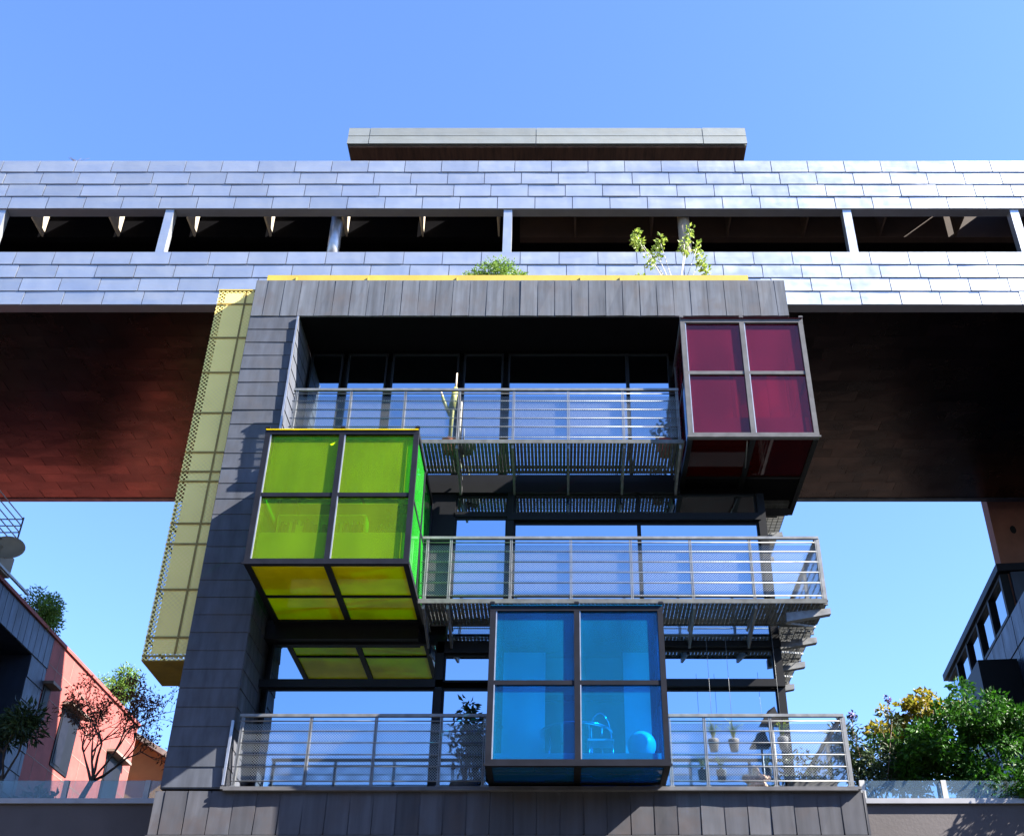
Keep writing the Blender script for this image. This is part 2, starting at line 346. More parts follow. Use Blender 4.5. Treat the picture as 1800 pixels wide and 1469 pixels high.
for z_ in ((10.6, 13.95), (4.9, 5.9)): m = MB(); m.beam((PX - .005, TY - .04, z_[0]), (PX - .005, TY - .04, z_[1]), .035, .035); m.build('edge_trim', M['trim'], pier)
m = MB(); m.box(TX0 - .04, 4.60, TY, TY + .9, 4.2, 4.80)
panels(m, (TX0 - .06, TY, 4.17), (1, 0, 0), (0, 0, 1), (0, -1, 0), 4.62 - TX0 + .06, .66, .352, .66, gap=.016, t0=.004, t1=.022, jit=.008, wob=.006, start=.2, dent=0)
bs = m.build('base_fascia', M['base'], tw)
m = MB(); m.box(-5.15, 4.56, TY - .07, TY + .05, 4.835, 4.875); m.build('edge_trim', M['frame_lt'], bs); m = MB(); m.box(TX0 - .08, 4.62, TY - .03, TY + .02, 4.14, 4.168); m.build('edge_trim', M['frame_lt'], bs)
m = MB(); m.box(TX0 + .02, 4.5, TY + .1, 26, 3.9, 4.19); m.box(TX0 + .05, 4.5, TY + .91, 26, 4.2, 4.86); m.build('floor_slab', M['dark'], tw)
m = MB(); m.box(TX0 + .02, 3.70, GY + .25, 27, 4.9, 13.9); m.box(3.2, 4.46, 18.7, 19.6, 11.0, 13.97); m.build('core_wall', M['dark'], tw)
m = MB(); m.box(PX + .02, TX1 - .02, TY + .02, 22, 13.955, 13.975); m.build('loggia_ceiling', M['black'], tw)  # liner added so the ceiling's shade sits in its colour
m = MB(); m.box(PX + .02, 2.24, GY - .12, 20.0, 10.60, 10.82); m.box(2.25, 3.70, 18.96, 20.0, 10.60, 10.82); m.build('floor_slab', M['dark'], tw)
m = MB(); m.box(PX + .02, -2.45, GY - .2, GY + .24, 7.66, 8.0); m.build('floor_slab', M['dark'], tw)
m = MB(); m.box(-5.93, 3.80, 17.70, 17.76, 14.8, 15.165); m.box(-5.93, 3.80, 17.77, 18.6, 14.8, 14.98)
for x in (-5.35, -3.9, -2.1, .4, 1.2): m.box(x, x + .02, 17.68, 17.70, 14.96, 15.10)
m.build('planter_trough', M['yellow'], tw)
# glazing, storey by storey: (x0, x1, z0, z1)
def win(x0, x1, z0, z1, name='window'):
    f = MB(); t = .035
    f.box(x0, x1, GY - .03, GY + .04, z0, z0 + t); f.box(x0, x1, GY - .03, GY + .04, z1 - t, z1)
    f.box(x0, x0 + t, GY - .031, GY + .041, z0 + t, z1 - t); f.box(x1 - t, x1, GY - .031, GY + .041, z0 + t, z1 - t)
    w = f.build(name, M['dark'], tw)
    p = MB(); p.box(x0 + t, x1 - t, GY, GY + .02, z0 + t, z1 - t); p.build('pane', M['glass'], w); return w
win(-4.98, -2.12, 4.88, 6.84); win(-4.98, -2.12, 6.97, 7.66); win(-2.0, -.98, 4.88, 6.84); win(-2.0, -.98, 6.95, 7.45); win(-2.0, -.98, 7.66, 8.1)
win(1.55, 3.68, 4.88, 6.84); win(1.55, 3.68, 6.97, 7.55); win(1.55, 3.68, 7.66, 8.05)
win(-1.95, -.98, 7.98, 10.12); win(-1.95, -.98, 10.20, 10.58); win(-.86, 1.45, 8.06, 10.02); win(1.45, 3.66, 8.06, 10.02)
win(-.86, 1.45, 10.17, 10.62); win(1.45, 3.66, 10.17, 10.62); win(-2.3, 2.2, 10.83, 10.95)
for a, b in ((-4.3, -3.5), (-1.95, -1.15)): win(a, b, 11.0, 13.9, 'door')
win(-3.4, -2.05, 11.0, 13.9); win(-1.05, 1.35, 11.0, 13.9); win(1.35, 2.2, 11.0, 13.9); win(-5.05, -4.4, 11.0, 13.9)
m = MB()
m.box(1.5, 3.80, GY - .14, GY - .04, 6.84, 6.97); m.box(1.5, 3.80, GY - .14, GY - .04, 7.55, 7.66)
m.box(PX, -2.0, GY - .10, GY - .035, 6.84, 6.97); m.box(-2.12, -.98, GY - .1, GY - .035, 7.45, 7.66)
m.box(-.98, 3.70, GY - .12, GY - .035, 10.03, 10.17); m.box(-2.12, -2.0, GY - .10, GY + .1, 4.88, 7.65)
m.box(-.98, -.86, GY - .10, GY + .1, 8.0, 10.62); m.box(PX, 2.2, GY - .1, GY + .2, 10.83, 10.99)
m.box(-2.45, -1.95, GY - .06, GY + .2, 8.0, 10.6); m.box(-1.98, -.98, GY - .06, GY + .2, 10.12, 10.2)
m.box(3.66, 3.80, GY - .09, GY + .2, 4.88, 10.6); m.build('facade_frame', M['dark'], tw)

# ---- steel balconies
def railing(bal, x0, x1, Y, z, posts, side=None, h=1.10, below=.10, endz=None):
    for px in posts:
        q = MB(); q.box(px - .022, px - .006, Y - .02, Y + .04, z - below, z + h - .02); q.box(px + .006, px + .022, Y - .02, Y + .04, z - below, z + h - .02)
        q.box(px - .04, px + .04, Y - .03, Y + .05, z - .035, z - .01); q.build('post', M['galv'], bal)
    q = MB(); q.beam((x0, Y, z + h), (x1, Y, z + h), .06, .045); q.build('handrail', M['galv'], bal)
    for k, hh in enumerate((h - .09, h*.77, h*.60, h*.43, h*.26, .06)):
        q = MB(); q.tube([(x0, Y - .01, z + hh), (x1, Y - .01, z + hh)], .0105, 6); q.build('rail', M['galv'], bal)
    q = MB(); W = x1 - x0; q.face([(x0, Y + .045, z + .08), (x1, Y + .045, z + .08), (x1, Y + .045, z + h - .11), (x0, Y + .045, z + h - .11)], [(0, 0), (W, 0), (W, h - .19), (0, h - .19)])
    q.face([(x0, Y + .048, z + .08), (x0, Y + .048, z + h - .11), (x1, Y + .048, z + h - .11), (x1, Y + .048, z + .08)], [(0, 0), (0, h-.19), (W, h - .19), (W, 0)])
    q.build('mesh_panel', M['mesh'], bal)
    if side:
        sx, y1 = side; n = max(1, int((y1 - Y) / 1.15))
        for k in range(n + 1):
            py = Y + (y1 - Y) * k / n; q = MB(); q.box(sx - .02, sx + .04, py - .022, py + .022, z - below, z + h - .02); q.build('post', M['galv'], bal)
        q = MB(); q.beam((sx, Y, z + h), (sx, y1, z + h), .06, .045)
        q.build('handrail', M['galv'], bal)
        for hh in (h - .09, h*.77, h*.60, h*.43, h*.26, .06):
            q = MB(); q.tube([(sx + .01, Y, z + hh), (sx + .01, y1, z + hh)], .0105, 6); q.build('rail', M['galv'], bal)
        q = MB(); W = y1 - Y; sp = sx - .03 if sx > 0 else sx + .03
        q.face([(sp, Y, z + .08), (sp, y1, z + .08), (sp, y1, z + h - .11), (sp, Y, z + h - .11)], [(0, 0), (W, 0), (W, h - .19), (0, h - .19)])
        q.build('mesh_panel', M['mesh'], bal)
def grating(q, x0, x1, y0, y1, z, alongx=False):
    q.box(x0, x1, y0 - .005, y0 + .012, z - .07, z + .01); q.box(x0, x1, y1 - .012, y1, z - .05, z)
    if not alongx:
        n = int((x1 - x0) / .064)
        for k in range(n + 1): x = x0 + (x1 - x0) * k / n; q.box(x - .0255, x + .0255, y0 + .013, y1 - .013, z - .028, z - .003)
        for k in range(1, 6): y = y0 + (y1 - y0) * k / 6; q.box(x0, x1, y - .004, y + .004, z - .034, z - .029)
    else:
        n = int((y1 - y0) / .064)
        for k in range(n + 1): y = y0 + (y1 - y0) * k / n; q.box(x0, x1, y - .014, y + .014, z - .028, z - .003)
        for k in range(0, 7): x = x0 + (x1 - x0) * k / 6; q.box(x - .005, x + .005, y0, y1, z - .036, z - .029)
def brackets(bal, xs, Y, z, y1):
    for x in xs:
        q = MB(); q.hexa([(x - .02, Y - .02, z - .16), (x + .02, Y - .02, z - .16), (x + .02, y1, z - .42), (x - .02, y1, z - .42),
                          (x - .02, Y - .02, z - .075), (x + .02, Y - .02, z - .075), (x + .02, y1, z - .26), (x - .02, y1, z - .26)])
        q.beam((x, Y, z - .07), (x, y1, z - .09), .035, .03)
        q.build('bracket', M['galv'], bal)
q = MB(); grating(q, -4.9, 2.2, 17.25, 18.35, 10.93); b1 = q.build('balcony', M['deck'], tw); b1['label'] = 'topmost steel balcony under the dark loggia'
P1 = [-4.85 + .999*k for k in range(8)]
railing(b1, -4.92, 2.18, 17.3, 10.95, P1); brackets(b1, P1, 17.3, 10.93, 18.5)
q = MB(); grating(q, -2.36, 4.42, 17.45, 18.45, 7.93); grating(q, 3.82, 4.42, 18.5, 22.6, 7.93, True); b2 = q.build('balcony', M['deck'], tw); b2['label'] = 'middle steel balcony that returns along the right side'
P2 = [4.38, 3.24, 2.22, 1.20, .18, -.84, -1.87, -2.27]
railing(b2, -2.36, 4.43, 17.5, 7.95, P2, side=(4.40, 22.5), h=1.14); brackets(b2, P2[1:], 17.5, 7.93, 18.55)
for k, yy in enumerate((17.62, 18.85, 20.0, 21.15, 22.3)):
    q = MB(); q.hexa([(3.75, yy - .02, 7.60), (4.50, yy - .02, 7.74), (4.50, yy + .10, 7.74), (3.75, yy + .10, 7.60),
                      (3.75, yy - .02, 7.76), (4.50, yy - .02, 7.84), (4.50, yy + .10, 7.84), (3.75, yy + .10, 7.76)])
    q.beam((3.8, yy + .2, 7.66), (4.4, yy + .8, 7.86), .03, .03); q.build('bracket', M['galv'], b2)
q = MB(); q.box(-5.1, 4.5, 17.46, 18.6, 4.81, 4.834); b3 = q.build('balcony', M['frame_lt'], tw); b3['label'] = 'lowest balcony on top of the zinc base band'
railing(b3, -5.02, -1.14, 17.52, 4.90, [-4.97, -3.90, -2.88, -1.86, -1.18], h=1.08, below=.05)
railing(b3, 1.66, 4.44, 17.52, 4.90, [1.70, 2.25, 3.28, 4.40], side=(4.42, 22.5), h=1.08, below=.05)
q = MB(); grating(q, 3.82, 4.45, 19.4, 23.6, 10.9, True); b4 = q.build('side_walkway', M['deck'], tw)
for yy in (20.6, 21.7, 22.8):
    q = MB(); q.beam((3.75, yy, 10.70), (4.50, yy, 10.78), .08, .09); q.build('bracket', M['galv'], b4)

# ---- coloured glass boxes
def bay(x0, x1, y0, y1, z0, z1, fm, gf, gs, gb, label, ft=.085, rows=.5, knob=True, xsplit=None):
    q = MB(); e = .09; xm = (x0 + x1)/2 if xsplit is None else xsplit; zm = z0 + (z1 - z0)*rows
    for x in (x0 + e/2, xm, x1 - e/2): q.box(x - ft/2, x + ft/2, y0 + .001, y0 + e, z0 + e + .001, z1 - e - .001)
    q.box(x0, x1, y0, y0 + e + .01, z0, z0 + e); q.box(x0, x1, y0, y0 + e + .01, z1 - e, z1)
    for a, b in ((x0 + e/2 + ft/2, xm - ft/2), (xm + ft/2, x1 - e/2 - ft/2)): q.box(a + .001, b - .001, y0 + .012, y0 + e - .01, zm - .035, zm + .035)
    q.box(x0 - .02, x1 + .02, y0 - .022, y0 - .002, z0 - .012, z0 + .022)
    ym = (y0 + y1)/2; u_ = MB()
    for xs in (x0, x1 - e):
        u_.box(xs, xs + e, y0 + e + .012, y1, z0 + .001, z0 + e); q.box(xs, xs + e, y0 + e + .012, y1, z1 - e, z1 - .001)
        q.box(xs + .01, xs + e - .01, ym - .04, ym + .04, z0 + e + .002, z1 - e - .002)
        q.box(xs + .02, xs + e - .02, y0 + e + .012, ym - .042, zm - .03, zm + .03); q.box(xs + .02, xs + e - .02, ym + .042, y1, zm - .03, zm + .03)
        q.box(xs, xs + e, y1 - e, y1 - .002, z0 + e + .002, z1 - e - .002)
    u_.box(xm - .05, xm + .05, y0 + e + .012, y1 - .3, z0 + .002, z0 + e); u_.box(x0 + e + .002, xm - .052, ym - .03, ym + .03, z0 + .003, z0 + e - .01); u_.box(xm + .052, x1 - e - .002, ym - .03, ym + .03, z0 + .003, z0 + e - .01)
    u_.box(x0 + e + .002, x1 - e - .002, y1 - .29, y1, z0 - .01, z0 + e)
    if knob:
        for x in (x0 + .03, xm, x1 - .03): q.box(x - .03, x + .03, y0 + .0, y0 + .06, z1 + .002, z1 + .07); q.box(x - .04, x + .04, y0 - .01, y0 + .02, z1 + .03, z1 + .055)
    o = q.build('glass_bay', fm, tw); o['label'] = label; u_.build('underside_frame', M['dark'], o)  # underside bars black: shade under the box put into the colour
    # panes
    for a, b in ((x0 + e, xm - ft/2), (xm + ft/2, x1 - e)):
        for c, d in ((z0 + e, zm - .035), (zm + .035, z1 - e)):
            p = MB(); p.box(a, b, y0 + .05, y0 + .06, c, d); p.build('front_pane', gf, o)
            t = MB(); t.box(a + .002, a + .018, y0 + .012, y0 + .048, c + .001, d - .001); t.build('pane_edge', M['trim'], o)
    for sx in (x0 + .03, x1 - .04):
        for a, b in ((y0 + e + .012, ym - .042), (ym + .042, y1 - e)):
            for c, d in ((z0 + e, zm - .031), (zm + .031, z1 - e)):
                p = MB(); p.box(sx, sx + .01, a, b, c, d); p.build('side_pane', gs, o)
    for a, b in ((x0 + e, xm - .052), (xm + .052, x1 - e)):
        for c, d in ((y0 + e + .012, ym - .031), (ym + .031, y1 - .292)):
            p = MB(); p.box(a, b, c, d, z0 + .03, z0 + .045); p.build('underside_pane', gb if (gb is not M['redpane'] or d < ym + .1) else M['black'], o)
    for a, b in ((x0 + e, xm - .03), (xm + .03, x1 - e)): p = MB(); p.box(a, b, y0 + e + .012, y1, z1 - .03, z1 - .02); p.build('top_pane', gs, o)
    p = MB(); p.box(x0 + .01, x1 - .01, y0 - .02, y0 - .002, z1 - .010, z1 + .0); p.build('drip_edge', gb if gb is not M['bluepane'] else gs, o)
    return o
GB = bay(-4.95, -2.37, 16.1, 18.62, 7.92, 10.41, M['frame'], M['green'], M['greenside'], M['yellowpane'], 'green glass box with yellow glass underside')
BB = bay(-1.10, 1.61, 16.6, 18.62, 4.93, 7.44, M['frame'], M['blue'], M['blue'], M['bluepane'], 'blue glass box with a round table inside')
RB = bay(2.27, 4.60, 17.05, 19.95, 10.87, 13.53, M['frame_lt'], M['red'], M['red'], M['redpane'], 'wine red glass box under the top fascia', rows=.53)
# what lines the boxes inside
def lining(o, x0, x1, y1, z0, z1, sill, blindz=None, back='pale_int'):
    q = MB(); q.box(x0 + .12, x1 - .12, y1 - .06, y1 - .03, z0 + .1, z1 - .1); q.build('rear_panel', M[back], o)
    q = MB(); q.box(x0 + .12, x1 - .12, o['fy'] + .14, o['fy'] + .17, z0 + .1, z0 + sill); q.build('sill_panel', M['blind'], o)
    if blindz:
        q = MB(); n = 70; W = x1 - x0 - .24
        pt = [(x0 + .12 + W*k/n, o['fy'] + .17 + .028*math.sin(k*.9 + 1.3*math.sin(k*.13))) for k in range(n + 1)]
        a = [q.bm.verts.new((x, y, blindz)) for x, y in pt]; b = [q.bm.verts.new((x, y, z1 - .1)) for x, y in pt]
        for k in range(n): f = q.bm.faces.new([a[k], a[k+1], b[k+1], b[k]]); f.smooth = True
        q.build('curtain', M['blind'], o)
for o, fy in ((GB, 16.1), (BB, 16.6), (RB, 17.05)): o['fy'] = fy
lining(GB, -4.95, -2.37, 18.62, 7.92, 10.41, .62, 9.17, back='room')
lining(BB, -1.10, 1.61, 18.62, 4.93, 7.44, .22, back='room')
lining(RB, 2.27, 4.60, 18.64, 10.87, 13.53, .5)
for o in (GB, BB, RB): del o['fy']
q = MB(); q.box(-.95, -.25, 18.2, 18.25, 5.1, 7.3); q.box(1.05, 1.48, 18.2, 18.25, 5.1, 7.3); q.build('curtain', M['blind'], BB)
q = MB()
for a in (-.85, .35, 1.2): q.box(a, a + .08, 18.45, 18.5, 5.1, 7.3)
q.box(-.95, 1.45, 18.44, 18.49, 6.55, 6.65); q.build('inner_window_frame', M['frame'], BB)
q = MB(); q.box(3.35, 3.44, 18.0, 18.4, 11.0, 13.4); q.box(3.9, 4.1, 17.6, 17.66, 11.0, 12.6); q.build('curtain', M['blind'], RB)
q = MB(); q.tube([(3.33, 17.18, 10.86), (3.42, 18.1, 10.86)], .012, 6); q.build('pipe', M['galv'], RB)

# ---- yellow perforated screen on the left flank
SX0, SX1, SY0, SY1, SZ0, SZ1 = -6.88, -6.12, 17.79, 18.97, 7.0, 14.83
q = MB(); W, H, D = SX1 - SX0, SZ1 - SZ0, SY1 - SY0
q.face([(SX0, SY0, SZ0), (SX1, SY0, SZ0), (SX1, SY0, SZ1), (SX0, SY0, SZ1)], [(0, 0), (W, 0), (W, H), (0, H)])
q.face([(SX0, SY0, SZ0), (SX0, SY0, SZ1), (SX0, SY1, SZ1), (SX0, SY1, SZ0)], [(0, 0), (0, H), (D, H), (D, 0)])
q.face([(SX0, SY1, SZ0), (SX1, SY1, SZ0), (SX1, SY1, SZ1), (SX0, SY1, SZ1)], [(0, 0), (W, 0), (W, H), (0, H)])
scn = q.build('perforated_screen', M['screen'], tw)
q = MB(); q.box(SX0 + .14, SX1, SY0 + .012, SY0 + .022, SZ0 + .12, SZ1 - .05); q.build('backing_sheet', M['screen_back'], scn)
def zpix(y, Y):
    v = (734.5 - y)/2005; c, s = math.cos(R(PITCH)), math.sin(R(PITCH)); return Y*(s + v*c)/(c - v*s)
for y in (535, 594, 655, 726, 795, 829, 846, 920, 956, 1036, 1120, 1153):
    z = zpix(y, SY0); q = MB(); q.box(SX0 + .01, SX1, SY0 - .014, SY0 - .002, z - .016, z + .016); q.box(SX0 + .01, SX0 + .05, SY0 + .07, SY1 - .02, z - .02, z + .02); q.build('screen_rail', M['screen_bar'], scn)
q = MB(); q.beam((SX1 - .22, SY0 - .008, SZ0 + .1), (SX1 - .20, SY0 - .008, SZ1 - .05), .035, .008); q.build('screen_stud', M['screen_bar'], scn)
q = MB(); q.beam((SX0 + .03, SY0 + .05, SZ0 + .02), (SX0 + .03, SY0 + .05, SZ1), .04, .04); q.build('screen_stud', M['screen_bar'], scn)
q = MB(); q.box(SX0 + .01, SX1, SY0 + .01, SY1 - .01, SZ0 - .01, SZ0 + .01); q.build('screen_bottom', M['screen_bar'], scn)
q = MB(); q.box(SX0 - .01, SX1, SY0 - .01, SY1, SZ1 + .001, SZ1 + .03); q.build('screen_cap', M['yellow'], scn)

# ================================================================== things inside and on the tower
t = thing('round_table', 'round glass topped table on chrome legs behind the blue glass', 'table', (.25, 17.75, 5.05))
q = MB(); q.lathe((.25, 17.75, 5.75), [(.55, 0), (.58, .015), (.58, .03), (.55, .045)], 40); q.build('tabletop', M['chrome'], t)
for a in range(4):
    th = a*math.pi/2 + .5; q = MB(); c, s = math.cos(th), math.sin(th)
    q.tube([(.25 + .5*c, 17.75 + .5*s, 5.05), (.25 + .46*c, 17.75 + .46*s, 5.72)], .018); q.build('leg', M['chrome'], t)
t = thing('chair', 'chrome framed chair with a hooped back beside the table in the blue box', 'chair', (.62, 17.3, 5.05))
q = MB(); q.box(.42, .82, 17.25, 17.62, 5.5, 5.53); q.build('seat', M['blind'], t)
q = MB(); q.tube([(.44 + .18*(1 - math.cos(a)), 17.6, 5.55 + .5*math.sin(a)) for a in [k*math.pi/12 for k in range(13)]], .012, 6); q.build('backrest', M['chrome'], t)
for x, y in ((.44, 17.27), (.8, 17.27), (.44, 17.6), (.8, 17.6)):
    q = MB(); q.tube([(x, y, 5.05), (x, y, 5.5)], .012, 6); q.build('leg', M['chrome'], t)
t = thing('pale_globe', 'pale round lamp in the lower right corner of the blue box', 'balloon', (1.22, 16.98, 5.05))  # taken for a balloon, drawn as a globe on a foot
q = MB(); q.lathe((1.22, 16.98, 5.12), [(.215*math.sin(a) + .001, .215 - .215*math.cos(a)) for a in [k*math.pi/16 for k in range(17)]], 32); q.build('globe_ball', M['plastic'], t)
q = MB(); q.lathe((1.22, 16.98, 5.045), [(.09, 0), (.09, .02), (.03, .05), (.03, .09)], 20); q.build('base', M['chrome'], t)
t = thing('bookshelf', 'low shelf frame filled with books behind the green glass', 'bookshelf', (-3.8, 16.6, 8.1))
q = MB()
for x in (-4.62, -3.95, -3.2): q.box(x, x + .025, 16.45, 16.75, 8.1, 8.98)
for z in (8.55, 8.955): q.box(-4.594, -3.2, 16.451, 16.749, z, z + .024)
q.build('shelf_frame', M['blind'], t)
x = -4.56
while x < -3.25:
    if not (-4.0 < x < -3.9) and random.random() < .8:
        w = random.uniform(.025, .05); q = MB(); q.box(x, x + w, 16.47, 16.65, 8.576, 8.576 + random.uniform(.2, .34)); q.build('book', M[random.choice(['cream', 'blind', 'orange'])], t)
        x += w + .004
    else: x += .06
t = thing('indoor_plant', 'leafy pot plant pressed against the right end of the green glass box', 'plant', (-2.75, 16.6, 8.05))
q = MB(); q.lathe((-2.75, 16.6, 8.05), [(.1, 0), (.15, .25), (.13, .25), (.01, .2)], 18); q.build('pot', M['terracotta'], t)
q = MB(); leafmesh(q, [((-2.68, 16.5, 8.85), (.2, .18, .3)), ((-2.85, 16.5, 8.6), (.2, .15, .22)), ((-2.6, 16.45, 9.05), (.12, .12, .2))], 420, .085); q.build('foliage', M['leaf_gold'], t)
def stone_pot(mb, c, r, h): mb.lathe(c, [(r*.6, 0), (r*.9, h*.3), (r, h*.7), (r*.95, h), (r*.8, h), (r*.8, h*.8), (.01, h*.8)], 24)

# cacti on the top balcony
t = thing('cactus', 'yellow green cactus in a terracotta pot poking above the top balcony rail', 'cactus', (-2.0, 17.75, 10.93))
q = MB(); q.lathe((-2.03, 17.7, 10.93), [(.1, 0), (.15, .22), (.16, .26), (.13, .26), (.01, .22)], 20); q.build('pot', M['terracotta'], t)
q = MB(); q.tube([(-2.03, 17.7, 11.1), (-2.02, 17.7, 11.9), (-2.0, 17.7, 12.1), (-1.99, 17.7, 12.28)], .035, 8, .06)
q.tube([(-2.03, 17.7, 11.9), (-2.0, 17.7, 12.2), (-1.98, 17.7, 12.38)], .07, 8, .04); q.tube([(-2.05, 17.7, 11.75), (-2.18, 17.7, 12.05), (-2.22, 17.7, 12.18)], .04, 8, .025); q.build('stem', M['cactus'], t)
q = MB(); q.tube([(-1.98, 17.7, 12.38), (-1.97, 17.7, 12.72)], .022, 6, .012); q.tube([(-2.22, 17.7, 12.18), (-2.26, 17.7, 12.32)], .024, 6, .01); q.build('tip', M['cactus_tip'], t)
t = thing('plant_pot', 'dark stone pot with a tall bare stake beside the terracotta cactus pot', 'plant pot', (-1.6, 17.75, 10.93))
q = MB(); q.lathe((-1.7, 17.7, 10.93), [(.1, 0), (.15, .2), (.12, .2), (.01, .17)], 18); q.build('pot', M['greypot'], t)
q = MB(); q.tube([(-1.85, 17.6, 10.95), (-1.84, 17.6, 12.0)], .015, 6); q.build('stake', M['stem'], t)
t = thing('flower_pot', 'red glazed pot with a round shrub at the right end of the top balcony', 'plant pot', (1.9, 17.8, 10.93))
q = MB(); q.lathe((1.92, 17.8, 10.93), [(.1, 0), (.17, .3), (.15, .3), (.01, .25)], 20); q.build('pot', M['redpot'], t)
q = MB(); leafmesh(q, [((1.92, 17.8, 11.45), (.24, .22, .22))], 260, .07); q.build('foliage', M['leaf_dark'], t)
# bush, twiggy plant on the tower roof
t = thing('shrub', 'low bushy green shrub growing on the yellow edged tower roof', 'shrub', (-1.3, 18.1, 14.98))
q = MB(); cs = [((-1.75, 18.1, 15.3), (.28, .25, .28)), ((-1.4, 18.1, 15.45), (.38, .3, .42)), ((-1.2, 18.1, 15.5), (.3, .3, .38)), ((-.85, 18.1, 15.3), (.25, .2, .26))]
leafmesh(q, cs, 4500, .075, elong=2.6); q.build('foliage', M['leaf_bush'], t)
q = MB()
for k in range(9): q.tube([(-1.3 + random.uniform(-.1, .1), 18.1, 15.0), (-1.3 + random.uniform(-.5, .5), 18.1 + random.uniform(-.15, .15), 15.6)], .012, 5, .004)
q.build('stem', M['bark'], t)
t = thing('sapling', 'sparse sapling with bare pale twigs and leaf tufts on the tower roof', 'sapling', (2.35, 18.0, 14.98))
q = MB(); lf = MB(); root = Vector((2.4, 18.05, 14.98))
ends = [(1.62, 16.72), (1.66, 16.3), (1.85, 15.75), (2.05, 16.25), (2.12, 16.55), (2.75, 16.75), (2.9, 16.35), (2.95, 15.95), (3.05, 15.65), (2.6, 16.2), (1.7, 15.55)]
for x, z in ends:
    e = Vector((x, 18.05 + random.uniform(-.25, .25), z)); mid = root.lerp(e, .5) + Vector((0, 0, -.12 + random.uniform(-.05, .05)))
    q.tube([root, root.lerp(mid, .5) + Vector((0, 0, -.03)), mid, mid.lerp(e, .5), e], .014, 5, .005)
    leafmesh(lf, [(e, (.10, .10, .14)), (e - Vector((0, 0, .16)), (.08, .08, .12))], 50, .10, elong=1.7)
q.build('stem', M['stem'], t); lf.build('foliage', M['leaf_pale'], t)

# potted shrub behind the lowest balcony
t = thing('potted_shrub', 'dark leafy shrub in a wide grey pot behind the lowest balcony rail', 'shrub', (-1.45, 18.0, 4.88))
q = MB(); stone_pot(q, (-1.5, 18.0, 4.88), .24, .18); q.build('pot', M['greypot'], t)
q = MB(); tips = []
for k in range(16):
    a = random.uniform(0, 6.28); rr = random.uniform(.05, .42); zt = random.uniform(5.5, 6.15) + (.25 if rr < .15 else 0)
    e = Vector((-1.5 + rr*math.cos(a), 18.0 + rr*.5*math.sin(a), zt)); q.tube([(-1.5, 18, 5.0), (-1.5 + rr*.2*math.cos(a), 18, 5.3), e], .014, 5, .005); tips.append((e, (.13, .12, .16)))
q.build('stem', M['bark'], t); q = MB(); leafmesh(q, tips, 620, .13, elong=2.6); q.build('foliage', M['leaf_dark'], t)
# hanging pots
for k, (x, z, lb) in enumerate(((2.42, 5.52, 'hanging spider plant in a grey pot, leftmost of the three behind the right railing'),
                                (2.74, 5.52, 'hanging spider plant in a grey pot, middle of the three behind the right railing'),
                                (3.52, 5.55, 'hanging spider plant in a grey pot beside the tower corner, rightmost of the three'))):
    t = thing('hanging_plant', lb, 'plant', (x, 17.85, z), group='hanging plants behind the lowest right railing')
    q = MB(); q.lathe((x, 17.85, z), [(.06, 0), (.09, .17), (.085, .19), (.01, .16)], 18); q.build('pot', M['greypot'], t)
    q = MB(); q.tube([(x, 17.85, z + .19), (x, 17.85, z + 1.9)], .003, 4); q.build('cord', M['galv'], t)
    q = MB()
    for j in range(26):
        a = random.uniform(0, 6.28); L = random.uniform(.14, .3); q.tube([(x, 17.85, z + .17), (x + L*.3*math.cos(a), 17.85 + L*.3*math.sin(a), z + .17 + L), (x + L*.8*math.cos(a), 17.85 + L*.8*math.sin(a), z + .17 + L*random.uniform(.7, 1.3))], .006, 4, .002)
    q.build('foliage', M['leaf_pale'], t)
t = thing('cloth_bundle', 'crumpled beige striped cloth on the floor behind the right railing', 'cloth', (3.03, 17.75, 4.88))
q = MB(); bmesh.ops.create_icosphere(q.bm, subdivisions=4, radius=.16, matrix=Matrix.Translation((3.03, 17.72, 5.02)))
for v in q.bm.verts:
    d = v.co - Vector((3.03, 17.72, 5.02)); k = 1 + .35*math.sin(d.x*38 + d.z*15) * (.5 + d.z*2) + .15*math.sin(d.z*45); v.co = Vector((3.03, 17.72, 5.02)) + Vector((d.x*1.15*k, d.y*.8*k, d.z*(1.1 if d.z > 0 else .85)*k))
for f in q.bm.faces: f.smooth = True
q.build('fabric', M['cloth'], t)
t = thing('folded_umbrella', 'dark folded parasol top standing just above the lowest right railing', 'parasol', (3.40, 18.1, 4.88))
q = MB(); q.tube([(3.42, 18.1, 4.88), (3.42, 18.1, 6.0)], .02, 8); q.build('pole', M['galv'], t)
q = MB(); q.hexa([(3.22, 18.0, 6.02), (3.56, 18.0, 6.02), (3.56, 18.2, 6.02), (3.22, 18.2, 6.02), (3.36, 18.05, 6.24), (3.48, 18.05, 6.32), (3.48, 18.15, 6.32), (3.36, 18.15, 6.24)]); q.build('canopy', M['dark'], t)
t = thing('planter_box', 'low planter box with drooping olive leaves at the right end of the lowest balcony', 'planter', (3.9, 18.0, 4.88))
q = MB(); q.box(3.6, 4.3, 17.9, 18.2, 4.84, 5.1); q.build('box', M['greypot'], t)
q = MB(); leafmesh(q, [((3.75, 18.0, 5.3), (.25, .15, .28)), ((4.15, 18.1, 5.25), (.2, .12, .22))], 500, .1, elong=3); q.build('foliage', M['leaf_dark'], t)

